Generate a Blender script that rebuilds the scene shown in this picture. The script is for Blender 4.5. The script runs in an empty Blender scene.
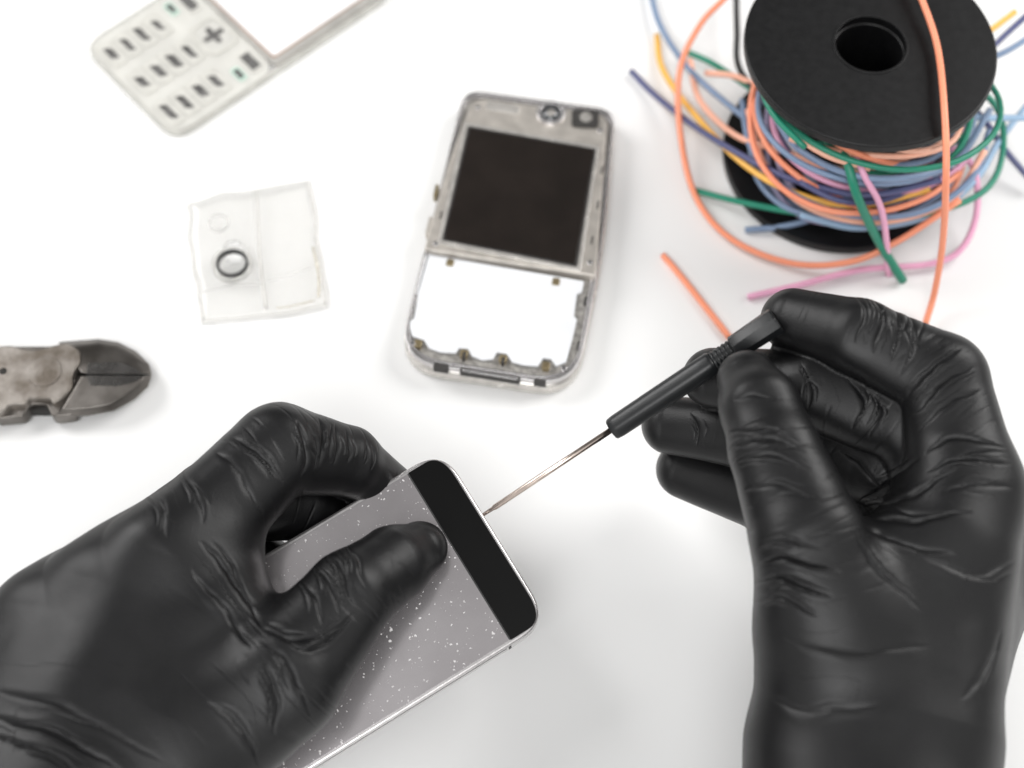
import bpy, bmesh, math, random
import numpy as np
from mathutils import Vector, Matrix, noise
random.seed(7)
S=0.01                      # everything below is written in centimetres
FPX=1600.0; PITCH=math.radians(62); D0=51.6
cs,sn=math.cos(PITCH),math.sin(PITCH)
CAM=Vector((0,-D0*cs,D0*sn))
def ray(px,py):
    rx=(px-512)/FPX; ry=(384-py)/FPX
    return Vector((rx,cs+ry*sn,-sn+ry*cs))
def P(px,py,z=0.0):
    r=ray(px,py); t=(CAM.z-z)/(-r.z)
    return CAM+r*t
def PL(px,py,c,n):
    r=ray(px,py); t=(c-CAM).dot(n)/r.dot(n)
    return CAM+r*t
scene=bpy.context.scene
COL=scene.collection
# ------------------------------------------------------------ materials
def newmat(name):
    m=bpy.data.materials.new(name); m.use_nodes=True
    nt=m.node_tree; b=nt.nodes['Principled BSDF']
    return m,nt,b
def coords(nt,scale=(1,1,1)):
    tc=nt.nodes.new('ShaderNodeTexCoord'); mp=nt.nodes.new('ShaderNodeMapping')
    mp.inputs['Scale'].default_value=tuple(100*s for s in scale)
    nt.links.new(tc.outputs['Object'],mp.inputs['Vector']); return mp.outputs['Vector']
def mat(name,col,rough=.5,metal=0,var=.12,vscale=1.5,bump=.0,bscale=12,col2=None,spec=.5,coat=0,alpha=1,trans=0,stretch=(1,1,1)):
    m,nt,b=newmat(name)
    v=coords(nt,stretch)
    n=nt.nodes.new('ShaderNodeTexNoise'); n.inputs['Scale'].default_value=vscale; n.inputs['Detail'].default_value=6
    nt.links.new(v,n.inputs['Vector'])
    cr=nt.nodes.new('ShaderNodeValToRGB')
    c2=col2 if col2 else tuple(min(1,c*(1-var)) for c in col)
    cr.color_ramp.elements[0].position=.35; cr.color_ramp.elements[1].position=.65
    cr.color_ramp.elements[0].color=(*c2,1); cr.color_ramp.elements[1].color=(*col,1)
    nt.links.new(n.outputs['Fac'],cr.inputs['Fac']); nt.links.new(cr.outputs['Color'],b.inputs['Base Color'])
    mr=nt.nodes.new('ShaderNodeMapRange'); mr.inputs['To Min'].default_value=max(0.02,rough*.82); mr.inputs['To Max'].default_value=min(1,rough*1.18)
    nt.links.new(n.outputs['Fac'],mr.inputs['Value']); nt.links.new(mr.outputs['Result'],b.inputs['Roughness'])
    b.inputs['Metallic'].default_value=metal; b.inputs['Specular IOR Level'].default_value=spec
    b.inputs['Coat Weight'].default_value=coat; b.inputs['Alpha'].default_value=alpha
    b.inputs['Transmission Weight'].default_value=trans
    if bump>0:
        n2=nt.nodes.new('ShaderNodeTexNoise'); n2.inputs['Scale'].default_value=bscale; n2.inputs['Detail'].default_value=5
        nt.links.new(v,n2.inputs['Vector'])
        bp=nt.nodes.new('ShaderNodeBump'); bp.inputs['Strength'].default_value=bump; bp.inputs['Distance'].default_value=.0004
        nt.links.new(n2.outputs['Fac'],bp.inputs['Height']); nt.links.new(bp.outputs['Normal'],b.inputs['Normal'])
    return m
# ------------------------------------------------------------ object helpers
def thing(name,label,cat,loc,group=None):
    o=bpy.data.objects.new(name,None); o.empty_display_size=.01
    o.location=Vector(loc)*S; COL.objects.link(o)
    o['label']=label; o['category']=cat
    if group:o['group']=group
    return o
def mk(name,verts,faces,m,parent=None,smooth=True,loc=None,bevel=0,label=None,cat=None,group=None,bseg=3,me=None):
    org=Vector((0,0,0))
    if parent is not None: org=parent_world(parent)/S
    elif loc is not None: org=Vector(loc)
    if me is None:
        me=bpy.data.meshes.new(name)
        me.from_pydata([tuple((Vector(v)-org)*S) for v in verts],[],faces)
    bm=bmesh.new(); bm.from_mesh(me); bmesh.ops.recalc_face_normals(bm,faces=bm.faces); bm.to_mesh(me); bm.free()
    me.materials.append(m)
    if smooth:
        for p in me.polygons:p.use_smooth=True
    o=bpy.data.objects.new(name,me); COL.objects.link(o)
    if parent is not None:o.parent=parent
    else:o.location=org*S
    if bevel>0:
        b=o.modifiers.new('bevel','BEVEL'); b.width=bevel*S; b.segments=bseg; b.limit_method='ANGLE'; b.angle_limit=math.radians(40); b.harden_normals=True
    if label:o['label']=label
    if cat:o['category']=cat
    if group:o['group']=group
    return o
def parent_world(p):
    v=Vector((0,0,0))
    while p is not None:
        v+=p.location; p=p.parent
    return v
def rpoly(pts,rad,n=7):
    out=[]; N=len(pts)
    if not isinstance(rad,(list,tuple)):rad=[rad]*N
    for i in range(N):
        p=Vector(pts[i][:2]); a=Vector(pts[i-1][:2]); c=Vector(pts[(i+1)%N][:2]); r=rad[i]
        if r<=0: out.append(p);continue
        da=(a-p);dc=(c-p)
        ra=min(r,da.length*.48); rc=min(r,dc.length*.48)
        p1=p+da.normalized()*ra; p2=p+dc.normalized()*rc
        for k in range(n):
            t=k/(n-1)
            q=(1-t)**2*p1+2*t*(1-t)*p+t*t*p2
            out.append(q)
    return out
def prism(name,poly,z0,z1,m,parent=None,bevel=.03,**kw):
    n=len(poly)
    v=[(p[0],p[1],z0) for p in poly]+[(p[0],p[1],z1) for p in poly]
    f=[list(range(n-1,-1,-1)),list(range(n,2*n))]+[[i,(i+1)%n,n+(i+1)%n,n+i] for i in range(n)]
    return mk(name,v,f,m,parent,bevel=bevel,**kw)
def ringprism(name,outer,inner,z0,z1,m,parent=None,bevel=.02,**kw):
    n=len(outer); assert n==len(inner)
    v=[(p[0],p[1],z0) for p in outer]+[(p[0],p[1],z1) for p in outer]+[(p[0],p[1],z0) for p in inner]+[(p[0],p[1],z1) for p in inner]
    f=[]
    for i in range(n):
        j=(i+1)%n
        f+=[[i,j,n+j,n+i],[2*n+i,3*n+i,3*n+j,2*n+j],[n+i,n+j,3*n+j,3*n+i],[i,2*n+i,2*n+j,j]]
    return mk(name,v,f,m,parent,bevel=bevel,**kw)
def XY(lst,z): return [P(a,b,z) for a,b in lst]
def circ(c,r,n=40): return [Vector((c[0]+r*math.cos(2*math.pi*i/n),c[1]+r*math.sin(2*math.pi*i/n))) for i in range(n)]
def catmull(pts,n=10):
    pts=[Vector(p) for p in pts]
    e=[2*pts[0]-pts[1]]+pts+[2*pts[-1]-pts[-2]]; out=[]
    for i in range(1,len(e)-2):
        p0,p1,p2,p3=e[i-1:i+3]
        for k in range(n):
            t=k/n
            out.append(.5*((2*p1)+(p2-p0)*t+(2*p0-5*p1+4*p2-p3)*t*t+(3*p1-p0-3*p2+p3)*t**3))
    out.append(pts[-1]); return out
def tube(path,r,segs=12):
    path=[Vector(p) for p in path]; n=len(path)
    rr=r if isinstance(r,(list,tuple)) else [r]*n
    v=[];f=[]
    t=(path[1]-path[0]).normalized(); nrm=t.orthogonal().normalized()
    for i in range(n):
        t=(path[min(i+1,n-1)]-path[max(i-1,0)]).normalized()
        nrm=(nrm-t*nrm.dot(t)).normalized(); b=t.cross(nrm)
        for k in range(segs):
            a=2*math.pi*k/segs; v.append(path[i]+(nrm*math.cos(a)+b*math.sin(a))*rr[i])
    for i in range(n-1):
        for k in range(segs):
            k2=(k+1)%segs; f.append([i*segs+k,i*segs+k2,(i+1)*segs+k2,(i+1)*segs+k])
    f.append(list(range(segs-1,-1,-1))); f.append([(n-1)*segs+k for k in range(segs)])
    return v,f
def lathe(p0,d,prof,segs=40,flat=None):
    d=d.normalized(); u=d.cross(Vector((0,0,1))).normalized(); w=u.cross(d)
    v=[];f=[]
    for t,r in prof:
        for k in range(segs):
            a=2*math.pi*k/segs; q=r
            if flat: q=r*flat(a,t)
            v.append(p0+d*t+(u*math.cos(a)+w*math.sin(a))*q)
    n=len(prof)
    for i in range(n-1):
        for k in range(segs):
            k2=(k+1)%segs; f.append([i*segs+k,i*segs+k2,(i+1)*segs+k2,(i+1)*segs+k])
    f.append(list(range(segs-1,-1,-1))); f.append([(n-1)*segs+k for k in range(segs)])
    return v,f
# ------------------------------------------------------------ materials list
M_table=mat('white_table',(.86,.86,.855),.45,var=.015,vscale=.05,bump=.02,bscale=3)
M_alu=mat('brushed_aluminium',(.70,.68,.68),.25,.85,var=.12,vscale=3,bump=.05)
M_chrome=mat('steel_shaft',(.66,.56,.50),.22,1,var=.2,vscale=4)
M_blackgloss=mat('gloss_black',(.003,.003,.003),.04,var=.1,spec=.3)
M_blackplastic=mat('black_plastic',(.005,.005,.0055),.42,var=.2,vscale=4,bump=.04,bscale=10,spec=.35)
M_handle=mat('handle_plastic',(.008,.009,.010),.36,var=.2,bump=.1,bscale=30)
# ------------------------------------------------------------ table
o=mk('table',[(-150,-150,0),(150,-150,0),(150,150,0),(-150,150,0)],[[0,1,2,3]],M_table,smooth=False); o['kind']='structure'

# ============================================================ smartphone held in the hand
n_ph=Vector((0,-math.sin(math.radians(12)),math.cos(math.radians(12))))
c_ph=P(495,540,4.1)
TL=PL(442,448,c_ph,n_ph); TR=PL(550,621,c_ph,n_ph)
U=(TR-TL).normalized(); WID=(TR-TL).length
V=n_ph.cross(U).normalized()
if V.y>0: V=-V
LEN=12.3
def ph(u,v,h): return TL+U*u+V*v+n_ph*h
def phprism(name,poly,h0,h1,m,parent,bevel=.02,**kw):
    n=len(poly)
    v=[ph(p[0],p[1],h0) for p in poly]+[ph(p[0],p[1],h1) for p in poly]
    f=[list(range(n-1,-1,-1)),list(range(n,2*n))]+[[i,(i+1)%n,n+(i+1)%n,n+i] for i in range(n)]
    return mk(name,v,f,m,parent,bevel=bevel,**kw)
def rect(u0,v0,u1,v1,r,n=7):
    return rpoly([(u0,v0),(u1,v0),(u1,v1),(u0,v1)],r,n)
m,nt,b=newmat('scuffed_metal_back'); M_back=m
v=coords(nt)
n1=nt.nodes.new('ShaderNodeTexNoise'); n1.inputs['Scale'].default_value=.5; n1.inputs['Detail'].default_value=7; nt.links.new(v,n1.inputs['Vector'])
cr=nt.nodes.new('ShaderNodeValToRGB'); cr.color_ramp.elements[0].color=(.43,.405,.415,1); cr.color_ramp.elements[1].color=(.53,.505,.515,1)
cr.color_ramp.elements[0].position=.3; cr.color_ramp.elements[1].position=.7
nt.links.new(n1.outputs['Fac'],cr.inputs['Fac'])
n3=nt.nodes.new('ShaderNodeTexNoise'); n3.inputs['Scale'].default_value=12
nt.links.new(v,n3.inputs['Vector'])
mixv=nt.nodes.new('ShaderNodeMix'); mixv.data_type='VECTOR'; mixv.inputs['Factor'].default_value=.12
nt.links.new(v,mixv.inputs[4]); nt.links.new(n3.outputs['Color'],mixv.inputs[5])
def specks(scale,size,thr,src=None):
    vo=nt.nodes.new('ShaderNodeTexVoronoi'); vo.inputs['Scale'].default_value=scale
    nt.links.new(src or mixv.outputs[1],vo.inputs['Vector'])
    sep=nt.nodes.new('ShaderNodeSeparateColor'); nt.links.new(vo.outputs['Color'],sep.inputs['Color'])
    pw=nt.nodes.new('ShaderNodeMath'); pw.operation='POWER'; pw.inputs[1].default_value=2.6; nt.links.new(sep.outputs[0],pw.inputs[0])
    ml=nt.nodes.new('ShaderNodeMath'); ml.operation='MULTIPLY'; ml.inputs[1].default_value=size; nt.links.new(pw.outputs[0],ml.inputs[0])
    lt=nt.nodes.new('ShaderNodeMath'); lt.operation='LESS_THAN'; nt.links.new(vo.outputs['Distance'],lt.inputs[0]); nt.links.new(ml.outputs[0],lt.inputs[1])
    gt=nt.nodes.new('ShaderNodeMath'); gt.operation='GREATER_THAN'; gt.inputs[1].default_value=thr; nt.links.new(sep.outputs[1],gt.inputs[0])
    mu=nt.nodes.new('ShaderNodeMath'); mu.operation='MULTIPLY'; nt.links.new(lt.outputs[0],mu.inputs[0]); nt.links.new(gt.outputs[0],mu.inputs[1])
    return mu.outputs[0]
s1=specks(2.8,.12,.5); s2=specks(6.5,.22,.45); s4=specks(13,.34,.45)
mps=nt.nodes.new('ShaderNodeMapping'); mps.inputs['Rotation'].default_value=(0,0,.6); mps.inputs['Scale'].default_value=(.35,6,1); nt.links.new(v,mps.inputs['Vector'])
s3=specks(1.3,.10,.6,mps.outputs['Vector'])
def mx2(a,c_):
    q=nt.nodes.new('ShaderNodeMath'); q.operation='MAXIMUM'; nt.links.new(a,q.inputs[0]); nt.links.new(c_,q.inputs[1]); return q.outputs[0]
mxx=mx2(mx2(s1,s2),mx2(s3,s4))
mx=nt.nodes.new('ShaderNodeMix'); mx.data_type='RGBA'; nt.links.new(mxx,mx.inputs['Factor'])
nt.links.new(cr.outputs['Color'],mx.inputs[6]); mx.inputs[7].default_value=(.78,.76,.76,1)
nt.links.new(mx.outputs[2],b.inputs['Base Color']); b.inputs['Roughness'].default_value=.17
sm=nt.nodes.new('ShaderNodeMath'); sm.operation='MULTIPLY_ADD'; sm.inputs[1].default_value=-.76; sm.inputs[2].default_value=.76; nt.links.new(mxx,sm.inputs[0]); nt.links.new(sm.outputs[0],b.inputs['Metallic'])
phone=thing('smartphone','grey metal smartphone with black band held face down in gloved hand','phone',ph(WID/2,LEN/2,-.76))
phprism('frame',rect(0,0,WID,LEN,.95,12),-.80,0,M_alu,phone,bevel=.09)
phprism('back_panel',rect(.14,1.22,WID-.14,LEN-1.2,.0),-.01,.015,M_back,phone,bevel=.008)
arc=rpoly([(.12,1.19),(.12,.11),(WID-.12,.11),(WID-.12,1.19)],[0,.82,.82,0],12)
phprism('glass_band',arc,-.01,.02,M_blackgloss,phone,bevel=.01)
arc2=[(a,LEN-b_) for a,b_ in [(p[0],p[1]) for p in arc]]
phprism('glass_band',arc2,-.01,.02,M_blackgloss,phone,bevel=.01)
M_seam=mat('dark_seam',(.03,.03,.03),.5)
def phbox(name,u0,u1,v0,v1,h0,h1,m):
    a=[ph(u0,v0,h0),ph(u1,v0,h0),ph(u1,v1,h0),ph(u0,v1,h0)]; bq=[q+n_ph*(h1-h0) for q in a]
    mk(name,a+bq,[[0,1,2,3],[4,5,6,7],[0,1,5,4],[1,2,6,5],[2,3,7,6],[3,0,4,7]],m,phone,smooth=False)
for vv in (1.25,LEN-1.3):
    phbox('antenna_seam',WID-.03,WID+.006,vv,vv+.08,-.68,-.08,M_seam)
    phbox('antenna_seam',-.006,.03,vv,vv+.08,-.68,-.08,M_seam)
phbox('side_groove',WID-.03,WID+.006,1.4,LEN-1.5,-.20,-.11,M_seam)
phbox('panel_seam',.14,WID-.14,1.185,1.225,-.01,.018,M_seam)
# ============================================================ screwdriver
T=P(483,515,4.0); E=P(777,320,8.4); Dv=(E-T); L=Dv.length; Dn=Dv.normalized()
def tt(px):
    best=0
    for i in range(1001):
        q=T+Dv*(i/1000); r=q-CAM
        dep=r.dot(Vector((0,cs,-sn))); x=512+FPX*r.x/dep
        if x<=px: best=i/1000
    return best*L
th=tt(612); tn=tt(714); tn2=tt(734)
drv=thing('screwdriver','small precision screwdriver with black handle held in gloved hand','screwdriver',T)
v,f=lathe(T,Dn,[(0,.03),(.02,.05),(.35,.06),(.42,.085),(th*.5,.085),(th+.3,.085)],24)
mk('shaft',v,f,M_chrome,drv)
def hx(a,t): return 1+.02*math.cos(6*a)
prof=[(th-.02,.10),(th-.01,.28),(th+.03,.31),(th+.2,.33),(tn-.5,.34),(tn-.1,.34),(tn-.04,.32),(tn,.29)]
v,f=lathe(T,Dn,prof,48,hx); mk('handle',v,f,M_handle,drv,bevel=.01)
prof=[(tn-.03,.20)]; nr=5; st=(tn2-tn)/nr
for i in range(nr):
    a=tn+i*st; prof+=[(a+.005,.265),(a+.025,.29),(a+st-.05,.29),(a+st-.025,.265)]
prof+=[(tn2,.265)]
v,f=lathe(T,Dn,prof,40); mk('ribbed_neck',v,f,M_handle,drv)
def oct_(a,t):
    k=math.pi/4; x=(a+.2)%k-k/2; return math.cos(k/2)/math.cos(x)*1.04
prof=[(tn2-.02,.24),(tn2,.32),(tn2+.04,.345),(tn2+.5,.355),(L-.06,.375),(L-.02,.36),(L,.34)]
v,f=lathe(T,Dn,prof,64,oct_); mk('swivel_cap',v,f,M_handle,drv,bevel=.012)

# ============================================================ hands
CF=np.array([0,cs,-sn])   # axis used to flatten the finger pads' cross-section
def smin(a,b_,k):
    h=np.clip(.5+.5*(b_-a)/k,0,1); return b_*(1-h)+a*h-k*h*(1-h)
def seg(Pn,a,b_,ra,rb,p=2.7):
    ab=b_-a; t=np.clip(((Pn-a)@ab)/max(1e-9,ab@ab),0,1)
    d=Pn-a-t[:,None]*ab; n2=(d*d).sum(1); f=d@CF; q=np.sqrt(np.maximum(n2-f*f,0))
    return (np.abs(f)**p+q**p)**(1/p)-(ra+(rb-ra)*t)
def voxel(me_verts,me_faces,size):
    me=bpy.data.meshes.new('tmp'); me.from_pydata(me_verts,[],me_faces)
    ob=bpy.data.objects.new('tmp',me); COL.objects.link(ob)
    md=ob.modifiers.new('r','REMESH'); md.mode='VOXEL'; md.voxel_size=size
    dg=bpy.context.evaluated_depsgraph_get(); dg.update()
    ev=ob.evaluated_get(dg); res=bpy.data.meshes.new_from_object(ev)
    bpy.data.objects.remove(ob); bpy.data.meshes.remove(me)
    co=np.empty(len(res.vertices)*3); res.vertices.foreach_get('co',co); co=co.reshape(-1,3)
    return res,co
def build_hand(name,label,fingers,palm,folds,M,seed,kf=.14,kp=1.0,kj=.6):
    F=[[ (np.array(P(x,y,z)),r) for x,y,z,r in ch] for ch in fingers]
    PB=[((np.array(P(*a[:3])),a[3]),(np.array(P(*c[:3])),c[3])) for a,c in palm]
    def sdf(Q):
        fd=None
        for ch in F:
            d=None
            for (a,ra),(c,rc) in zip(ch[:-1],ch[1:]):
                s=seg(Q,a,c,ra,rc); d=s if d is None else smin(d,s,kf)
            fd=d if fd is None else smin(fd,d,.03)
        pd=None
        for (a,ra),(c,rc) in PB:
            s=seg(Q,a,c,ra,rc,2.3); pd=s if pd is None else smin(pd,s,kp)
        return smin(fd,pd,kj)
    def grad(Q):
        e=.02; g=np.stack([sdf(Q+np.eye(3)[i]*e)-sdf(Q-np.eye(3)[i]*e) for i in range(3)],1)
        return g/np.maximum(1e-9,np.linalg.norm(g,axis=1))[:,None]
    def project(Q,it):
        for _ in range(it):
            g=grad(Q); Q=Q-g*np.clip(sdf(Q),-.4,.4)[:,None]*.9
        return Q
    bm=bmesh.new()
    bones=[]
    for ch in F: bones+=list(zip(ch[:-1],ch[1:]))
    bones+=PB
    for (a,ra),(c,rc) in bones:
        n=max(2,int(np.linalg.norm(c-a)/(.3*min(ra,rc)))+1)
        for i in range(n+1):
            t=i/n; q=a+(c-a)*t
            bmesh.ops.create_icosphere(bm,subdivisions=2,radius=ra+(rc-ra)*t,matrix=Matrix.Translation(Vector(q)))
    tm=bpy.data.meshes.new('t'); bm.to_mesh(tm); bm.free()
    vs=[tuple(v.co) for v in tm.vertices]; fs=[list(p.vertices) for p in tm.polygons]
    r1,co=voxel(vs,fs,.12); co=project(co,3)
    r2,co=voxel([tuple(c) for c in co],[list(p.vertices) for p in r1.polygons],.05)
    co=project(co,3)
    N=grad(co)
    nv=len(co); disp=np.zeros(nv)
    # stretch folds laid over the visible side
    cam=np.array(CAM); r=co-cam; dep=r@np.array([0,cs,-sn]); X=512+FPX*r[:,0]/dep; Y=384-FPX*(r@np.array([0,sn,cs]))/dep
    X=X+1.2*np.sin(Y*.13+seed)+.5*np.sin(X*.31+Y*.17); Y=Y+1.2*np.sin(X*.11+seed*2)+.5*np.sin(Y*.27-X*.19)
    view=-(r/np.linalg.norm(r,axis=1)[:,None]); facing=np.clip((N*view).sum(1)*4+.4,0,1)
    rnd=random.Random(seed); allf=[]
    for pts,wd,dp in folds:
        allf.append((pts,wd,dp))
        (x0,y0),(x1,y1)=pts[0],pts[-1]; l=math.hypot(x1-x0,y1-y0); nx_,ny_=-(y1-y0)/l,(x1-x0)/l
        for sgn in (-1,1):
            if rnd.random()<.6:
                o_=sgn*rnd.uniform(4.5,8); c0=pts[len(pts)//2]; q=[]
                sh=rnd.uniform(-.2,.2)*l; tx,ty=(x1-x0)/l,(y1-y0)/l; k=rnd.uniform(.4,.85); rot=rnd.uniform(-.12,.12)
                for (a,b_) in pts:
                    dx,dy=(a-c0[0])*k,(b_-c0[1])*k; q.append((c0[0]+dx-dy*rot+nx_*o_+tx*sh,c0[1]+dy+dx*rot+ny_*o_+ty*sh))
                allf.append((q,wd*.7,dp*.55))
    FX=np.full(nv,9.0); FW=np.zeros(nv); FB=np.full(nv,1e9)
    for fi,(pts,wd,dp) in enumerate(allf):
        wd=wd*.62; dp=dp*.8
        pl_=np.array([tuple(q) for q in catmull([(a,b_,0) for a,b_ in pts],6)])[:,:2]
        sel=np.nonzero((X>pl_[:,0].min()-25)&(X<pl_[:,0].max()+25)&(Y>pl_[:,1].min()-25)&(Y<pl_[:,1].max()+25)&(facing>0))[0]
        if len(sel)==0: continue
        Qx=np.stack([X[sel],Y[sel]],1); bst=np.full(len(sel),1e9); tbs=np.zeros(len(sel)); sd=np.zeros(len(sel))
        for i in range(len(pl_)-1):
            a=pl_[i];c=pl_[i+1];ab=c-a; t=np.clip(((Qx-a)@ab)/(ab@ab+1e-9),0,1); dd=Qx-a-t[:,None]*ab; d=np.hypot(dd[:,0],dd[:,1])
            m_=d<bst; bst[m_]=d[m_]; tbs[m_]=((i+t)/(len(pl_)-1))[m_]; sd[m_]=np.sign(ab[0]*dd[:,1]-ab[1]*dd[:,0])[m_]
        fade=np.clip(np.sin(np.pi*np.clip(tbs,0,1)),0,1)**.8
        ww=wd*(.6+.6*np.clip(np.sin(np.pi*tbs),0,1))
        x=bst*sd/ww; s_=1 if fi%2 else -1; x=x*s_
        prof=-np.exp(-np.abs(x)**1.5)+.5*np.exp(-((x-1.8)/1.6)**2)+.15*np.exp(-((x+2.1)/1.5)**2)
        disp[sel]+=prof*dp*fade*facing[sel]
        m2=bst<FB[sel]; FB[sel[m2]]=bst[m2]; FX[sel[m2]]=x[m2]; FW[sel[m2]]=(fade*facing[sel]*min(1.3,dp/.04))[m2]
    J=[]
    for ch in F:
        for i in range(1,min(len(ch)-1,3)):
            d=(ch[i+1][0]-ch[i-1][0]); d/=np.linalg.norm(d)
            J.append((ch[i][0],d,ch[i][1]*1.2))
    W=np.zeros((len(J),nv)); LC_=[]
    for k,(c,d,spr) in enumerate(J):
        q=co-c; w=np.exp(-(q**2).sum(1)/(spr*spr)); W[k]=w
        u=np.cross(d,[.3,.5,.8]); u/=np.linalg.norm(u); v_=np.cross(d,u)
        off=seed*13.7+k*5.1
        s=q@d; a=q@u; b2=q@v_
        LC_.append(np.stack([s+off,a,b2],1))
    order=np.argsort(W,axis=0); best=order[-1]; second=order[-2]; ar=np.arange(nv)
    w1=W[best,ar]; w2=W[second,ar]
    wt=np.clip(w1*1.3,0,1)*np.clip((w1-w2)/np.maximum(w1,1e-6)*2.5,0,1)
    cvv=np.array(LC_)[best,ar]
    for i in range(nv):
        c=co[i]
        disp[i]+=.05*noise.noise((c[0]*.45+seed,c[1]*.45,c[2]*.45))+.012*noise.noise((c[0]*1.0+seed,c[1]*1.0,c[2]*1.0))
    co=co+N*disp[:,None]
    co[:,2]=np.maximum(co[:,2],.03)
    org=Vector(co.mean(0)); org.z=0
    me=r2; me.vertices.foreach_set('co',((co-np.array(org))*S).ravel()); me.update()
    def fa(nm_,arr):
        at=me.attributes.new(nm_,'FLOAT','POINT'); at.data.foreach_set('value',arr.astype(np.float32))
    at=me.attributes.new('crease_space','FLOAT_VECTOR','POINT'); at.data.foreach_set('vector',cvv.astype(np.float32).ravel())
    fa('crease_weight',wt); fa('fold_distance',FX); fa('fold_weight',FW)
    me.materials.clear(); me.materials.append(M)
    for p in me.polygons:p.use_smooth=True
    me.name=name
    ob=bpy.data.objects.new(name,me); COL.objects.link(ob); ob.location=org*S
    ob['label']=label; ob['category']='hand'
    return ob
m,nt,b=newmat('black_nitrile'); M_glove=m
N_=nt.nodes; Lk=nt.links
v=coords(nt)
b.inputs['Base Color'].default_value=(.0035,.0035,.004,1); b.inputs['Specular IOR Level'].default_value=.40
n1=N_.new('ShaderNodeTexNoise'); n1.inputs['Scale'].default_value=1.2; n1.inputs['Detail'].default_value=6; Lk.new(v,n1.inputs['Vector'])
mr=N_.new('ShaderNodeMapRange'); mr.inputs['To Min'].default_value=.36; mr.inputs['To Max'].default_value=.50; Lk.new(n1.outputs['Fac'],mr.inputs['Value']); Lk.new(mr.outputs['Result'],b.inputs['Roughness'])
def mathn(op,a,b_=None,c_=None):
    n=N_.new('ShaderNodeMath'); n.operation=op
    for i,x in enumerate((a,b_,c_)):
        if x is None: continue
        if isinstance(x,(int,float)): n.inputs[i].default_value=x
        else: Lk.new(x,n.inputs[i])
    return n.outputs[0]
def attr(n_):
    a=N_.new('ShaderNodeAttribute'); a.attribute_name=n_; return a
ac=attr('crease_space'); aw=attr('crease_weight'); fx=attr('fold_distance'); fw=attr('fold_weight')
def ridge(vec,scl,scale,k,dist=0,det=0):
    mp=N_.new('ShaderNodeMapping'); mp.inputs['Scale'].default_value=scl; Lk.new(vec,mp.inputs['Vector'])
    n=N_.new('ShaderNodeTexNoise'); n.inputs['Scale'].default_value=scale; n.inputs['Detail'].default_value=det; n.inputs['Distortion'].default_value=dist; Lk.new(mp.outputs['Vector'],n.inputs['Vector'])
    a=mathn('ABSOLUTE',mathn('SUBTRACT',n.outputs['Fac'],.5)); r=mathn('MAXIMUM',mathn('SUBTRACT',1.0,mathn('MULTIPLY',a,k)),0)
    return r
c1=ridge(ac.outputs['Vector'],(2.6,.28,.28),1,15,.1,0)
nm=N_.new('ShaderNodeTexNoise'); nm.inputs['Scale'].default_value=.9; Lk.new(v,nm.inputs['Vector'])
msk=N_.new('ShaderNodeMapRange'); msk.inputs['From Min'].default_value=.44; msk.inputs['From Max'].default_value=.6; Lk.new(nm.outputs['Fac'],msk.inputs['Value'])
fold=mathn('MULTIPLY',mathn('POWER',2.718,mathn('MULTIPLY',mathn('ABSOLUTE',fx.outputs['Fac']),-1.6)),fw.outputs['Fac'])
hgt=mathn('MULTIPLY',mathn('MULTIPLY',mathn('MULTIPLY',c1,aw.outputs['Fac']),msk.outputs['Result']),.5)
hgt=mathn('ADD',hgt,mathn('MULTIPLY',fold,1.1))
bp=N_.new('ShaderNodeBump'); bp.inputs['Strength'].default_value=.8; bp.inputs['Distance'].default_value=.0007; bp.invert=True; Lk.new(hgt,bp.inputs['Height'])
n2=N_.new('ShaderNodeTexNoise'); n2.inputs['Scale'].default_value=26; n2.inputs['Detail'].default_value=4; Lk.new(v,n2.inputs['Vector'])
bp2=N_.new('ShaderNodeBump'); bp2.inputs['Strength'].default_value=.3; bp2.inputs['Distance'].default_value=.0002; Lk.new(n2.outputs['Fac'],bp2.inputs['Height']); Lk.new(bp.outputs['Normal'],bp2.inputs['Normal'])
Lk.new(bp2.outputs['Normal'],b.inputs['Normal'])

LF=[
 [(165,562,6.0,1.45),(278,449,5.9,1.25),(348,462,4.6,.98),(400,498,2.75,.76)],
 [(105,592,5.6,1.4),(215,502,4.4,1.2),(300,505,3.2,1.0),(350,535,2.35,.85)],
 [(50,620,5.2,1.35),(150,545,3.2,1.15),(240,555,2.1,.95),(300,585,1.6,.8)],
 [(0,660,4.6,1.2),(70,600,2.3,1.0),(150,605,1.3,.9),(215,625,1.1,.8)],
 [(170,765,4.7,1.9),(282,678,5.5,1.60),(350,594,5.75,1.19),(394,563,5.3,1.02),(420,549,4.95,.78)],
]
LP=[((165,562,6.0,1.5),(60,800,5.0,2.0)),((105,592,5.6,1.45),(20,810,4.8,2.0)),((50,620,5.2,1.4),(-20,830,4.5,1.9)),((0,660,4.6,1.3),(-60,840,4.1,1.8)),
    ((170,765,4.7,2.0),(60,850,4.8,2.2)),((222,560,5.6,1.1),(222,620,5.6,1.15)),((222,620,5.6,1.2),(170,720,5.2,1.7)),
    ((60,840,4.9,2.3),(0,1000,4.8,2.6)),((-40,840,4.4,2.2),(-90,980,4.6,2.5))]
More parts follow.
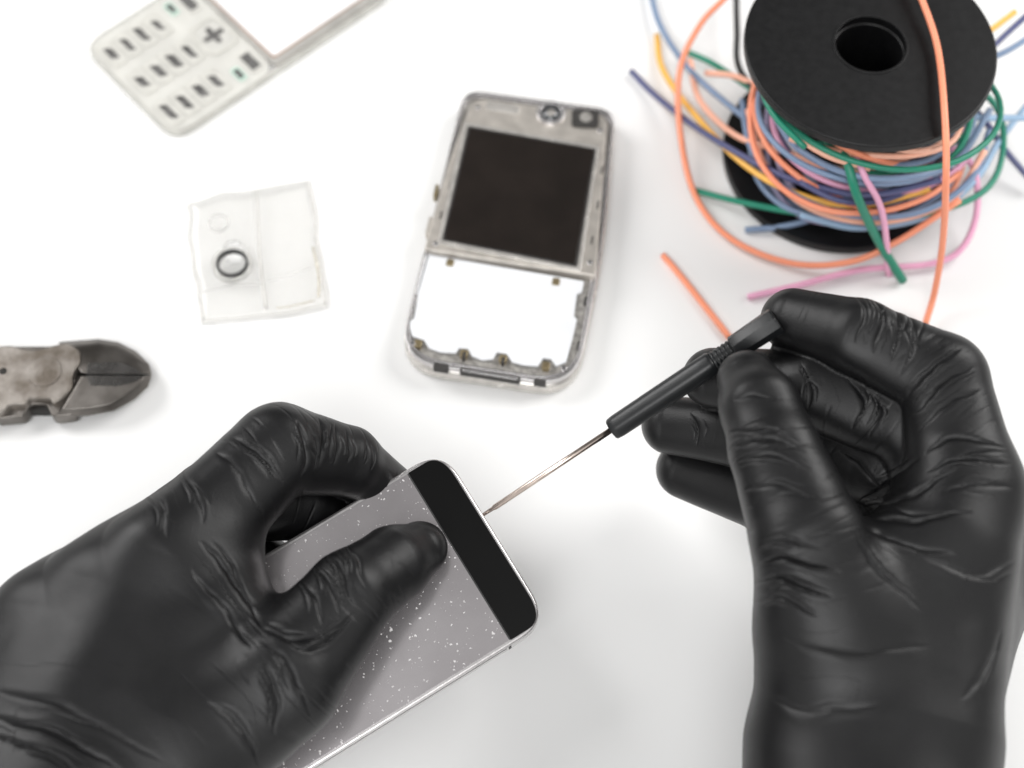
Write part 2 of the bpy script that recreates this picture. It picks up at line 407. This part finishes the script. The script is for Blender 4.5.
LX=[([(316,414),(324,436),(317,468)],3,.05),([(334,424),(338,444),(332,466)],2.5,.035),([(296,420),(306,448),(300,478)],3,.04),
 ([(345,430),(350,448),(346,464)],2.2,.03),([(372,442),(374,456),(370,470)],2.2,.025),
 ([(232,436),(258,452),(284,486)],4,.035),([(212,450),(240,474),(266,522)],4,.03),
 ([(322,548),(342,574),(352,606)],3,.045),([(308,560),(330,586),(338,616)],2.5,.035),([(340,538),(356,560),(366,588)],2.5,.03),([(296,574),(314,596),(322,626)],2.5,.03),
 ([(264,628),(292,640),(330,634)],4,.06),([(262,640),(288,668),(312,720)],4,.045),([(258,654),(272,690),(276,740)],3.5,.035),
 ([(200,540),(240,590),(264,630)],4,.05),([(190,566),(226,612),(252,650)],4,.04),
 ([(176,466),(196,492),(204,524)],3.5,.03),([(140,484),(160,506),(168,540)],3.5,.025),
 ([(-10,716),(55,734),(130,776)],4.5,.05),([(-10,735),(40,750),(100,784)],4,.045),([(-10,690),(60,706),(160,758)],4.5,.03),
 ([(205,700),(240,728),(262,770)],4,.03),([(300,650),(330,640),(352,618)],3,.03)]
build_hand('gloved_hand','hand in black nitrile glove gripping a grey smartphone',LF,LP,LX,M_glove,1)
RF=[
 [(962,492,7.2,1.45),(939,380,8.0,1.25),(857,338,8.3,1.03),(792,319,7.7,.88)],
 [(975,520,6.0,1.4),(908,425,7.0,1.18),(812,388,6.9,1.06),(713,378,6.1,.86)],
 [(980,560,4.8,1.35),(890,468,5.7,1.22),(780,440,5.0,1.04),(671,425,4.0,.84)],
 [(965,600,3.4,1.25),(870,525,4.2,1.2),(770,500,3.0,1.0),(686,470,2.3,.88)],
 [(838,650,6.2,1.9),(806,536,8.1,1.42),(774,450,8.5,1.14),(758,406,8.6,1.02),(747,380,8.4,.78)],
]
RP=[((962,492,7.2,1.5),(920,720,5.8,1.9)),((975,530,5.4,1.5),(915,720,4.5,1.9)),((980,580,3.9,1.4),(900,730,3.6,1.8)),((965,620,2.7,1.3),(890,740,3.0,1.7)),
    ((838,650,6.2,2.0),(835,740,5.2,2.1)),((826,605,7.1,1.4),(935,545,7.0,1.5)),
    ((875,760,4.6,2.6),(868,1000,4.8,2.9)),((845,760,4.6,2.3),(830,1000,4.8,2.7)),((893,760,4.6,2.3),(905,1000,4.8,2.7))]
RX=[([(752,566),(788,560),(842,574)],3.5,.06),([(752,584),(785,580),(832,598)],3.2,.055),([(750,602),(782,600),(818,616)],3.2,.04),([(756,548),(786,542),(822,548)],3,.03),
 ([(862,514),(905,522),(972,512)],3.5,.055),([(862,506),(900,500),(958,470)],3.2,.05),([(860,522),(896,542),(956,556)],3.5,.045),([(858,500),(884,486),(918,456)],3,.04),([(852,530),(876,568),(920,610)],3.5,.03),
 ([(730,448),(762,440),(806,452)],3,.04),([(734,462),(764,456),(812,468)],2.6,.03),([(728,434),(756,428),(794,434)],2.6,.025),([(742,490),(776,486),(826,500)],3,.025),
 ([(732,400),(752,394),(776,400)],2.4,.02),
 ([(872,296),(882,322),(872,352)],3,.045),([(888,300),(900,330),(890,362)],3,.045),([(856,294),(864,316),(856,342)],2.6,.03),([(904,306),(916,338),(900,376)],3,.03),
 ([(962,348),(930,372),(902,402)],3,.045),([(974,366),(940,388),(908,418)],3,.04),([(984,388),(948,404),(914,434)],3,.03),
 ([(1006,448),(962,438),(922,452)],3.2,.045),([(1012,466),(966,458),(926,472)],3.2,.04),([(1016,490),(976,484),(940,494)],3.2,.025),
 ([(1020,560),(975,575),(920,556)],4,.025),([(780,640),(850,656),(930,644)],5,.025),([(765,700),(810,712),(880,704)],5,.02),([(960,700),(985,670),(1004,630)],4,.025),
 ([(800,362),(812,385),(806,410)],2.4,.03),([(850,378),(862,402),(852,430)],2.6,.04),([(868,388),(880,412),(868,440)],2.6,.035),
 ([(690,410),(700,428),(696,446)],2.4,.02),([(838,452),(858,462),(880,488)],2.6,.035)]
build_hand('gloved_hand','hand in black nitrile glove holding a small screwdriver',RF,RP,RX,M_glove,2)

# ============================================================ disassembled mobile phone
M_silver=mat('worn_silver_plastic',(.72,.69,.65),.26,.6,var=.22,vscale=2.5,bump=.08)
M_warm=mat('warm_grey_metal',(.60,.56,.51),.32,.5,var=.2,vscale=2,bump=.1)
M_scr=mat('lcd_black',(.016,.012,.010),.12,var=.25,vscale=.8,spec=.45)
M_white=mat('white_foil',(.76,.77,.79),.4,var=.06,vscale=.8,bump=.2,bscale=2)
M_brass=mat('brass_contact',(.42,.34,.20),.35,.8,var=.3)
M_dark=mat('dark_cavity',(.04,.037,.035),.6,var=.3,vscale=5)
M_pcb=mat('grey_board',(.46,.44,.41),.45,.3,var=.5,vscale=6)
M_lens=mat('lens_glass',(.02,.025,.03),.08,coat=1)
old=thing('disassembled_phone','opened silver mobile phone showing dark screen and white board on table','phone',P(510,245,0))
out=[(464,92),(616,113),(605,250),(576,393),(396,365),(430,225)]
R=[.7,.7,2,1.5,1.5,2]
poly=rpoly(XY(out,.6),R,9); prism('housing',poly,.02,.62,M_silver,old,bevel=.14,bseg=4)
cen=sum((Vector(p[:2]) for p in poly),Vector((0,0)))/len(poly)
def shrink(pl,d):
    o_=[]
    for p in pl:
        q=Vector(p[:2]); o_.append(q+(cen-q).normalized()*d)
    return o_
ringprism('rim',shrink(poly,.07),shrink(poly,.17),.60,.86,M_alu,old,bevel=.05)
ringprism('seal',shrink(poly,.17),shrink(poly,.21),.60,.74,M_dark,old,bevel=.0)
ringprism('inner_rim',shrink(poly,.21),shrink(poly,.30),.60,.82,M_alu,old,bevel=.02)
prism('board',shrink(poly,.32),.6,.68,M_pcb,old,bevel=.01)
up=rpoly(XY([(474,97),(608,115),(596,276),(424,249),(452,150)],1.05),[.5,.5,.12,.12,1],8)
prism('upper_bezel',up,.66,1.05,M_warm,old,bevel=.06)
prism('screen_frame',rpoly(XY([(464,122),(600,146),(581,272),(437,244)],1.07),.08,4),1.03,1.10,M_silver,old,bevel=.03)
prism('screen_gasket',rpoly(XY([(468,126),(596,149),(577,267),(442,240)],1.1),.06,4),1.06,1.11,M_dark,old,bevel=.0)
prism('screen',rpoly(XY([(470,128),(594,150),(575,265),(444,239)],1.12),.06,4),1.06,1.13,M_scr,old,bevel=.015)
c=P(551,113,1.1)
ringprism('camera_ring',circ(c,.50,64),circ(c,.36,64),1.0,1.16,M_alu,old,bevel=.03)
prism('camera_lens',circ(c,.36,64),1.0,1.13,M_lens,old,bevel=.0)
prism('camera_pupil',circ(c,.15,40),1.1,1.14,M_pcb,old,bevel=.0)
c=P(586,118,1.1)
prism('dark_module',rpoly([(c.x-.48,c.y+.36),(c.x+.46,c.y+.30),(c.x+.42,c.y-.42),(c.x-.50,c.y-.36)],.16,5),1.0,1.16,M_dark,old,bevel=.03)
prism('module_cap',circ(c,.22,24),1.0,1.18,M_pcb,old,bevel=.03)
prism('ear_speaker',rpoly(XY([(487,101),(520,106),(518,114),(485,109)],1.07),.05,4),1.0,1.07,M_silver,old,bevel=.02)
wf=[(424,253),(584,281),(582,292),(577,294),(574,316),(577,319),(573,337),(566,362),(556,366),(551,359),(543,358),(538,366),(524,365),(512,362),(507,354),(497,352),(493,359),(482,360),(472,356),(468,349),(459,348),(456,353),(440,352),(429,348),(424,340),(412,336),(409,322),(414,318),(418,296),(414,290)]
prism('keypad_foil',[Vector(q[:2]) for q in XY(wf,.82)],.72,.82,M_white,old,bevel=.015)
def chip(name,px,py,w,h,m,z0,z1,ang=-.18,b=.02):
    c=P(px,py,z1); ca,sa=math.cos(ang),math.sin(ang); pl=[]
    for a,b_ in((-w,-h),(w,-h),(w,h),(-w,h)):
        pl.append((c.x+(a*ca-b_*sa)/2,c.y+(a*sa+b_*ca)/2))
    return prism(name,rpoly(pl,.05,3),z0,z1,m,old,bevel=b)
for x,y in((464,353),(503,358),(418,343),(546,365),(450,262),(556,281)):
    chip('contact',x,y,.24,.26,M_brass,.66,.88)
for x,y in((464,355),(503,360)): chip('spring',x,y,.10,.26,M_dark,.7,.92)
for x,y in((432,252),(420,300),(586,300),(579,345),(592,270),(441,262)):
    chip('clip',x,y,.12,.32,M_dark,.66,.80)
for x,y in((459,150),(450,185),(441,215),(602,170),(598,205),(592,240)):
    chip('rail_notch',x,y,.06,.34,M_dark,1.0,1.058,b=0)
chip('button_block',441,366,.5,.2,M_dark,.6,.88)
chip('connector',490,374,1.95,.16,M_dark,.6,.88)
chip('connector_shell',490,374,1.8,.10,M_alu,.6,.90)
chip('connector',540,381,.4,.14,M_dark,.6,.88)
chip('side_key',429,225,.14,.7,M_warm,.6,1.0)
chip('side_key',436,190,.12,.5,M_brass,.6,.95)
def endslot(name,f0,f1,za,zb,m):
    pa=min(poly,key=lambda q:(q-Vector((P(425,375,.3).x,P(425,375,.3).y))).length); pb=min(poly,key=lambda q:(q-Vector((P(560,396,.3).x,P(560,396,.3).y))).length)
    d=pb-pa; nn=Vector((d.y,-d.x)).normalized()
    if nn.y>0: nn=-nn
    q0=pa+d*f0; q1=pa+d*f1; v=[]
    for z in(za,zb):
        for q,s in((q0,-.3),(q1,-.3),(q1,.015),(q0,.015)): v.append((q.x+nn.x*s,q.y+nn.y*s,z))
    mk(name,v,[[0,1,2,3],[4,5,6,7],[0,1,5,4],[1,2,6,5],[2,3,7,6],[3,0,4,7]],m,old,smooth=False)
endslot('end_port',.10,.19,.18,.46,M_dark)
endslot('end_port',.26,.68,.20,.44,M_dark)
endslot('end_port_shell',.29,.65,.26,.38,M_alu)
endslot('end_port',.78,.88,.18,.46,M_dark)
for x,y in((478,107),(600,130),(590,262),(436,243),(412,343),(564,368)):
    zt=1.09 if y<265 else .9
    prism('screw',circ(P(x,y,zt),.10,20),zt-.3,zt,M_alu,old,bevel=.02)
    prism('screw_slot',circ(P(x,y,zt),.05,6),zt-.1,zt+.006,M_dark,old,bevel=0)

# ============================================================ keypad cover of a phone
M_cov=mat('pale_cover_plastic',(.86,.85,.80),.3,0,var=.1,vscale=1,alpha=.55)
M_covd=mat('cover_edge',(.70,.68,.64),.3,.25,var=.2,alpha=.7)
M_cove=mat('cover_bottom_edge',(.76,.75,.70),.3,.1,var=.2,alpha=.5)
M_key=mat('key_legend',(.17,.165,.16),.5,var=.6,vscale=3)
M_keyp=mat('key_plastic',(.76,.75,.70),.4,var=.15,vscale=3,alpha=.7)
M_keyg=mat('key_green',(.50,.66,.57),.4,var=.2)
M_glass=mat('window_plate',(.84,.85,.86),.15,var=.02)
M_brown=mat('brown_gasket',(.42,.22,.12),.5,var=.3)
A=P(80,43,.45);B=P(173,137,.45); u_=(B-A); u_.z=0; W_=u_.length; u_.normalize(); v_=Vector((-u_.y,u_.x,0))
if v_.y<0:v_=-v_
def cv(u,v): q=A+u_*u+v_*v; return Vector((q.x,q.y))
LC=10.2
cov=thing('phone_keypad_cover','pale plastic mobile phone front cover with keypad on table','phone part',tuple(cv(W_/2,LC/2))+(0,))
def crect(u0,v0,u1,v1,r,n=6): return rpoly([cv(u0,v0),cv(u1,v0),cv(u1,v1),cv(u0,v1)],r,n)
ringprism('shell_edge',crect(0,0,W_,LC,.9),crect(.13,.13,W_-.13,LC-.13,.8),.02,.32,M_cove,cov,bevel=.05)
prism('keypad_plate',crect(.13,.13,W_-.13,4.6,.7),.18,.28,M_cov,cov,bevel=.04)
ringprism('window_frame',crect(.2,4.62,W_-.2,LC-.2,.3),crect(.5,4.8,W_-.5,LC-.8,.15),.14,.34,M_covd,cov,bevel=.04)
ringprism('window_gasket',crect(.5,4.8,W_-.5,LC-.8,.15),crect(.55,4.85,W_-.55,LC-.85,.15),.14,.33,M_brown,cov,bevel=.0)
prism('window',crect(.5,4.8,W_-.5,LC-.7,.1),.14,.28,M_glass,cov,bevel=.02)
def skew(uc,vc,w,h,k): return [cv(uc-w-k,vc-h),cv(uc+w-k,vc-h),cv(uc+w+k,vc+h),cv(uc-w+k,vc+h)]
rk=random.Random(3)
for i in range(4):
    for j in range(3):
        uc=W_*(.19+.31*j); vc=.60+i*.68+(.10 if j==1 else 0)
        prism('key',crect(uc-.62,vc-.30,uc+.62,vc+.30,.12),.26,.32,M_keyp,cov,bevel=.03)
        prism('key_legend',rpoly(skew(uc+rk.uniform(-.05,.05),vc+rk.uniform(-.03,.03),.31+rk.uniform(-.06,.06),.13+rk.uniform(-.03,.02),.08),.05,3),.30,.33,M_key,cov,bevel=0)
for k_,(uc,vc,w,h) in enumerate(((W_*.17,4.1,.8,.36),(W_*.83,4.1,.8,.36),(W_*.14,3.45,.45,.2),(W_*.86,3.45,.45,.2))):
    prism('key',crect(uc-w/2-.12,vc-h/2-.08,uc+w/2+.12,vc+h/2+.08,.1),.26,.31,M_keyg if k_>1 else M_keyp,cov,bevel=.03)
    prism('key_legend',crect(uc-w/2,vc-h/2,uc+w/2,vc+h/2,.05,3),.30,.32,M_key,cov,bevel=0)
for a_,b2 in((.40,.09),(.09,.40)):
    prism('navigation_cross',crect(W_/2-a_,3.85-b2,W_/2+a_,3.85+b2,.05,3),.26,.32+a_*.01,M_key,cov,bevel=.0)
ringprism('navigation_ring',crect(W_/2-.85,3.15,W_/2+.85,4.52,.5),crect(W_/2-.68,3.3,W_/2+.68,4.38,.4),.26,.32,M_keyp,cov,bevel=.01)

# ============================================================ transparent cover piece
def clearmat(name,col,fac,rough,bst=.3):
    m,nt,b=newmat(name)
    b.inputs['Base Color'].default_value=(*col,1); b.inputs['Transmission Weight'].default_value=.86; b.inputs['IOR'].default_value=1.46; b.inputs['Roughness'].default_value=rough
    v=coords(nt); n=nt.nodes.new('ShaderNodeTexNoise'); n.inputs['Scale'].default_value=.9; n.inputs['Detail'].default_value=3; nt.links.new(v,n.inputs['Vector'])
    bp=nt.nodes.new('ShaderNodeBump'); bp.inputs['Strength'].default_value=bst; bp.inputs['Distance'].default_value=.001; nt.links.new(n.outputs['Fac'],bp.inputs['Height']); nt.links.new(bp.outputs['Normal'],b.inputs['Normal'])
    t=nt.nodes.new('ShaderNodeBsdfTransparent'); t.inputs['Color'].default_value=(.98,.978,.972,1)
    mxs=nt.nodes.new('ShaderNodeMixShader'); mxs.inputs['Fac'].default_value=fac
    nt.links.new(t.outputs[0],mxs.inputs[1]); nt.links.new(b.outputs[0],mxs.inputs[2])
    nt.links.new(mxs.outputs[0],nt.nodes['Material Output'].inputs['Surface']); return m
M_clear=clearmat('clear_plastic',(.97,.968,.96),.38,.16)
M_clear2=clearmat('clear_plastic_edge',(.92,.915,.89),.55,.15)
M_frost=mat('frosted_rib',(.78,.77,.75),.3,var=.2,vscale=2,alpha=.3)
M_yel=mat('yellowed_glue',(.78,.71,.56),.35,var=.3,vscale=3,alpha=.35)
cl=thing('transparent_cover','clear plastic phone back cover with camera hole on table','phone part',P(258,250,0))
cor=[P(183,199,.3),P(311,174,.3),P(329,307,.3),P(199,323,.3)]
def bil(s,t): 
    a=cor[0]*(1-s)+cor[1]*s; c=cor[3]*(1-s)+cor[2]*s; return a*(1-t)+c*t
def sq2(s,t):
    x=2*s-1;y=2*t-1
    f=1-.03*(x*x*y*y)**1.5
    return (x*f+1)/2,(y*f+1)/2
nx,ny=52,56; vs=[];fs=[]
def surf(s,t,up_=.0):
    e=min(s,1-s)*4.3; g=min(t,1-t)*4.6; d=min(e,g)
    z=.05+.26*(1-math.exp(-d*8))+.03*math.sin(s*5+t*3)+.02*noise.noise((s*4,t*4,2))
    s2_,t2=sq2(s,t); q=bil(s2_,t2)
    ed=1-min(1,d/1.0)
    return Vector((q.x+.09*noise.noise((t*5,s*2,0))*ed+.02*math.sin(t*9),q.y+.09*noise.noise((s*5,t*2,9))*ed+.03*math.sin(s*7),max(.04,z)+up_))
def ss(u): return .5-.5*math.cos(math.pi*u)
for j in range(ny+1):
    for i in range(nx+1): vs.append(surf(ss(i/nx),ss(j/ny)))
for j in range(ny):
    for i in range(nx):
        s,t=ss((i+.5)/nx),ss((j+.5)/ny)
        if ((s-.34)*4.3)**2+((t-.5)*4.6)**2<.36**2: continue
        a=j*(nx+1)+i; fs.append([a,a+1,a+nx+2,a+nx+1])
o=mk('shell',vs,fs,M_clear,cl); sd=o.modifiers.new('s','SOLIDIFY'); sd.thickness=.07*S
def strip(name,pts,r,m,up_=.03):
    v,f=tube(catmull([surf(*p,up_) for p in pts],8),r,8); mk(name,v,f,m,cl)
E1=(.02,.15,.3,.45,.6,.8,.98)
for e_ in([(a,.025) for a in E1],[(.02,a) for a in E1],[(.98,a) for a in E1],[(a,.98) for a in E1]):
    strip('edge_rim',e_,.03,M_clear2,.01)
strip('glue_trace',[(.95,.55),(.955,.7),(.95,.8),(.93,.93)],.05,M_yel)
strip('glue_trace',[(.90,.95),(.7,.955),(.6,.95)],.03,M_yel)
strip('ridge',[(.56,.05),(.545,.3),(.53,.6),(.52,.95)],.045,M_clear2)
strip('ridge',[(.535,.05),(.52,.3),(.51,.6),(.50,.95)],.018,M_frost)
strip('ridge',[(.06,.77),(.3,.75),(.50,.77)],.022,M_frost)
strip('ridge',[(.56,.75),(.75,.73),(.92,.70)],.018,M_frost)
c=P(232,263,.45)
M_hole=mat('hole_rim',(.05,.05,.05),.3,var=.3)
ringprism('camera_hole_rim',circ(c,.53,56),circ(c,.44,56),.3,.50,M_hole,cl,bevel=.02)
ringprism('camera_hole_collar',circ(c,.68,56),circ(c,.56,56),.28,.44,M_clear2,cl,bevel=.02)
c=P(218,221,.45)
ringprism('lens_rim',circ(c,.36),circ(c,.30),.28,.42,M_frost,cl,bevel=.02)

# ============================================================ pliers
M_steel=mat('worn_steel',(.21,.195,.18),.33,.9,var=.3,vscale=1.1,bump=.1,bscale=7,col2=(.11,.10,.09))
M_face=mat('ground_bevel',(.12,.115,.11),.28,.9,var=.3,vscale=1.5,bump=.1,bscale=9)
M_rust=mat('rusty_steel',(.30,.275,.25),.42,.75,vscale=1.3,bump=.2,bscale=6,col2=(.13,.11,.09))
M_grip=mat('grip_rubber',(.05,.05,.05),.5)
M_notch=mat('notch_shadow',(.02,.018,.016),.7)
pl=thing('cutting_pliers','worn steel diagonal cutting pliers with rusty pivot on table','pliers',P(60,380,0))
def polymesh(name,layers,m,bevel=.02):
    n=len(layers[0][0]); v=[]
    for pts,z in layers: v+=[tuple(P(a,b_,z)) for a,b_ in pts]
    f=[list(range(n-1,-1,-1)),[(len(layers)-1)*n+i for i in range(n)]]
    for k in range(len(layers)-1):
        for i in range(n): f.append([k*n+i,k*n+(i+1)%n,(k+1)*n+(i+1)%n,(k+1)*n+i])
    return mk(name,v,f,m,pl,bevel=bevel,smooth=True,bseg=2)
uj=[(58,342),(98,339),(118,342),(136,351),(149,364),(152,374.8),(76,374.2)]
polymesh('jaw',[(uj,.15),(uj,.60),([(64,349),(98,347),(115,350),(129,357),(140,367),(144,373.6),(82,373.2)],.88)],M_steel,.04)
lj=[(76,374.6),(152,375.2),(148,387),(134,400),(114,411),(88,416),(54,417)]
polymesh('jaw',[(lj,.15),(lj,.60),([(82,376),(144,376.2),(139,385),(126,394),(109,404),(86,408),(62,409)],.88)],M_steel,.04)
ub=[(88,363),(120,362),(136,368),(144,374.2),(86,373.8)]
polymesh('cutting_bevel',[(ub,.80),(ub,.90)],M_face,.01)
lb=[(86,375.2),(144,375.6),(134,382),(116,386),(90,385)]
polymesh('cutting_bevel',[(lb,.80),(lb,.90)],M_face,.01)
def pp(pts,z,r): return rpoly(XY(pts,z),r,6)
prism('pivot_plate',pp([(-30,348),(12,345),(24,349),(36,350),(54,345),(68,342),(80,350),(80,362),(72,374),(72,388),(62,399),(52,404),(50,398),(30,398),(26,404),(10,404),(2,413),(-30,415)],.96,.16),.3,.96,M_rust,pl,bevel=.07,bseg=3)
prism('pivot_plate',pp([(-6,346),(50,346),(74,344),(76,414),(52,417),(46,404),(30,404),(24,416),(-6,419)],.70,.15),.15,.70,M_steel,pl,bevel=.06)
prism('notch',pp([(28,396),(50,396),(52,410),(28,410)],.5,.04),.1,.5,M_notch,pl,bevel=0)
prism('rivet',circ(P(44,371,.99),.55,40),.9,.985,M_rust,pl,bevel=.02)
prism('rivet',circ(P(3,371,.97),.12,20),.85,.967,M_notch,pl,bevel=.0)
for ys,ye in((358,320),(408,450)):
    p_=[P(-30,ys,.6),P(-70,(ys+ye)/2,.6),P(-160,ye,.6),P(-260,ye,.6)]
    v,f=tube(catmull(p_,8),[.42]*25,16); mk('handle',v,f,M_grip,pl)

# ============================================================ cable spool
C=Vector((11.3,8.9,0)); H=6.07
sp=thing('cable_spool','black plastic cable spool standing upright on table','spool',C)
def disc(name,z0,z1,r,ri,m,cx=0):
    cc=C+Vector((cx,0,0)); ringprism(name,circ(cc,r,128),circ(cc,ri,128),z0,z1,m,sp,bevel=.07)
disc('flange',.02,.36,3.97,1.12,M_blackplastic)
disc('flange',H-.34,H,3.97,1.12,M_blackplastic)
disc('hub',.3,H-.3,2.1,1.07,M_blackplastic)
ringprism('hub_collar',circ(C,1.20,64),circ(C,1.11,64),H-.05,H+.03,M_blackplastic,sp,bevel=.02)
cols={'orange':(.95,.33,.19),'green':(.015,.24,.15),'bluegrey':(.20,.28,.42),'indigo':(.09,.10,.22),'yellow':(.95,.52,.10),'pink':(.85,.42,.60),'lilac':(.40,.38,.56),'blue':(.32,.48,.66),'black':(.02,.02,.02),'white':(.75,.75,.78),'salmon':(.95,.50,.36)}
WM={k:mat('wire_'+k,c,.38,var=.08,vscale=1,bump=.03) for k,c in cols.items()}
desc={'bluegrey':'blue grey'}
def wire(col,pts,r=.125,smoothn=8,how='loose loop by the black spool'):
    pth=catmull(pts,smoothn)
    pth=[Vector((p.x,p.y,max(p.z,r+.01))) for p in pth]
    v,f=tube(pth,r,10); base=Vector((pth[0].x,pth[0].y,0))
    mk('wire',v,f,WM[col],loc=base,label=f'{desc.get(col,col)} plastic coated wire, {how}',cat='wire',group='coloured wires on the spool')
def helix(r0,z0,turns,ph0,n=16,sd=0):
    pts=[]; N=int(turns*n); tilt=.35+1.4*noise.noise((sd,3.3,1)); 
    for i in range(N+1):
        a=ph0+2*math.pi*i/n
        rr=r0+1.0*noise.noise((i*.22+sd,sd*1.7,0))+.45*math.cos(a+sd*2)
        z=z0+2.4*noise.noise((i*.15,sd*2.3,5))+(.7+tilt)*math.sin(a+sd)
        pts.append((C.x+rr*math.cos(a),C.y+rr*math.sin(a),min(5.45,max(.5,z))))
    return pts
hc=['bluegrey','orange','lilac','salmon','bluegrey','green','blue','salmon','indigo','pink','bluegrey','orange','white','bluegrey','green']
for i,cname in enumerate(hc):
    wire(cname,helix(2.5+(i%6)*.24,1.5+(i*1.7)%3.0,1.15+.25*(i%3),i*1.3,sd=i*3.1+.7),r=.10,smoothn=4,how='wound around the black spool')
wl=[
('orange',[(960,200,2),(900,240,1.2),(850,262,.6),(790,263,.3),(730,238,.3),(695,195,.4),(680,130,.8),(680,70,1.3),(700,25,2),(728,-5,2.5),(760,-40,2.5)]),
('orange',[(900,-50,6.5),(922,0,6.5),(938,50,6.4),(945,120,6.4),(946,180,5.5),(943,240,3),(935,290,1),(925,325,.3)]),
('bluegrey',[(648,-20,.3),(660,25,.4),(690,70,.8),(735,110,1.4),(775,140,2),(810,165,2.6),(870,185,3),(940,170,3)]),
('yellow',[(657,35,.2),(663,70,.3),(695,115,.7),(745,165,1.5),(800,195,2),(860,205,2),(930,190,2.5)]),
('indigo',[(631,71,.2),(655,95,.3),(700,130,1),(760,165,2),(810,185,2.5),(870,195,3),(940,180,3)]),
('green',[(687,52,.4),(715,65,.8),(760,95,1.8),(800,125,2.6),(840,155,3.5),(900,170,3.5),(965,135,3.5)]),
('green',[(693,190,.2),(740,202,.6),(800,213,1),(860,218,1.2),(930,213,1.5),(985,190,1.5),(1003,150,1.5),(995,105,2.5),(950,70,3)]),
('green',[(838,140,4.6),(848,165,4.6),(858,198,3.8),(878,240,1.8),(903,281,.15)]),
('pink',[(748,297,.15),(800,285,.2),(860,270,.3),(930,264,.3),(962,248,.5),(977,210,1),(972,165,2),(940,140,3)]),
('pink',[(850,140,4.6),(864,175,4.5),(882,212,3),(889,275,.3)]),
('orange',[(663,255,.15),(680,275,.15),(700,300,.15),(730,338,.15)]),
('blue',[(1045,118,2),(1000,118,2.5),(965,120,3),(920,140,3.6)]),
('bluegrey',[(745,230,.15),(780,227,.3),(815,218,.8),(860,200,2)]),
('yellow',[(1015,12,3),(995,27,3),(950,60,3)]),
('indigo',[(1035,8,3.2),(1000,40,3),(965,75,3)]),
('black',[(736,-20,1),(737,30,1),(740,70,1.5),(775,110,2.5)]),
('salmon',[(706,73,.9),(740,78,1.6),(790,105,2.8)]),
('bluegrey',[(1040,30,3),(1005,52,3),(960,70,3)]),
('indigo',[(1035,185,.4),(1005,150,1),(980,115,2),(950,90,3)]),
('bluegrey',[(742,100,1.6),(752,150,1.8),(790,192,2),(850,215,2.2),(920,212,2.2),(970,180,2.5),(990,130,3)]),
('salmon',[(748,110,2),(765,165,1.8),(810,208,1.6),(880,222,1.6),(950,200,2),(985,150,3)]),
('bluegrey',[(765,100,3),(800,150,4),(870,178,4.4),(950,165,4),(990,110,3)]),
('salmon',[(690,60,.8),(700,100,.8),(735,135,1.5),(780,150,2.4),(850,170,3.6),(930,150,4)]),
('blue',[(1035,95,1.5),(1000,140,1.6),(975,180,1.6),(930,215,1.4),(860,228,1.2),(800,215,1.4)]),
]
for cname,pts in wl:
    r=.15 if (cname=='green' and pts[0][0]==838) else .11
    wire(cname,[P(*q) for q in pts],r)

# ============================================================ camera, light
cd=bpy.data.cameras.new('camera'); co_=bpy.data.objects.new('camera',cd); COL.objects.link(co_)
co_.location=CAM*S; co_.rotation_euler=(math.pi/2-PITCH,0,0)
cd.sensor_width=36; cd.lens=FPX/1024*36; cd.clip_start=.01; cd.clip_end=20
cd.dof.use_dof=True; cd.dof.focus_distance=.452; cd.dof.aperture_fstop=7.0
scene.camera=co_
w=bpy.data.worlds.new('World'); scene.world=w; w.use_nodes=True
wn=w.node_tree; bg=wn.nodes['Background']
# studio surround: dim ceiling ahead, brightness added behind the camera for phone back reflections
tc=wn.nodes.new('ShaderNodeTexCoord'); sp_=wn.nodes.new('ShaderNodeSeparateXYZ'); wn.links.new(tc.outputs['Generated'],sp_.inputs[0])
mrw=wn.nodes.new('ShaderNodeMapRange'); mrw.interpolation_type='SMOOTHSTEP'
mrw.inputs['From Min'].default_value=.14; mrw.inputs['From Max'].default_value=-.26; mrw.inputs['To Min'].default_value=.19; mrw.inputs['To Max'].default_value=.80
wn.links.new(sp_.outputs['Y'],mrw.inputs['Value']); wn.links.new(mrw.outputs['Result'],bg.inputs['Strength'])
bg.inputs['Color'].default_value=(1,.995,.985,1)
def area(name,loc,tgt,size,power,col=(1,1,1)):
    l=bpy.data.lights.new(name,'AREA'); l.shape='DISK'; l.size=size; l.energy=power; l.color=col
    o=bpy.data.objects.new(name,l); COL.objects.link(o); o.location=loc
    o.rotation_euler=(Vector(tgt)-Vector(loc)).to_track_quat('-Z','Y').to_euler(); return o
area('softbox',(1.0,.50,.95),(0,-.02,0),.8,13.5,(1,.99,.975))
area('softbox',(-1.0,.55,.95),(0,-.02,0),.8,12.5,(1,.99,.985))
area('softbox',(-.15,-.95,1.15),(0,-.08,0),.8,9.5,(1,1,1))
scene.view_settings.view_transform='Standard'; scene.view_settings.look='None'; scene.view_settings.exposure=0
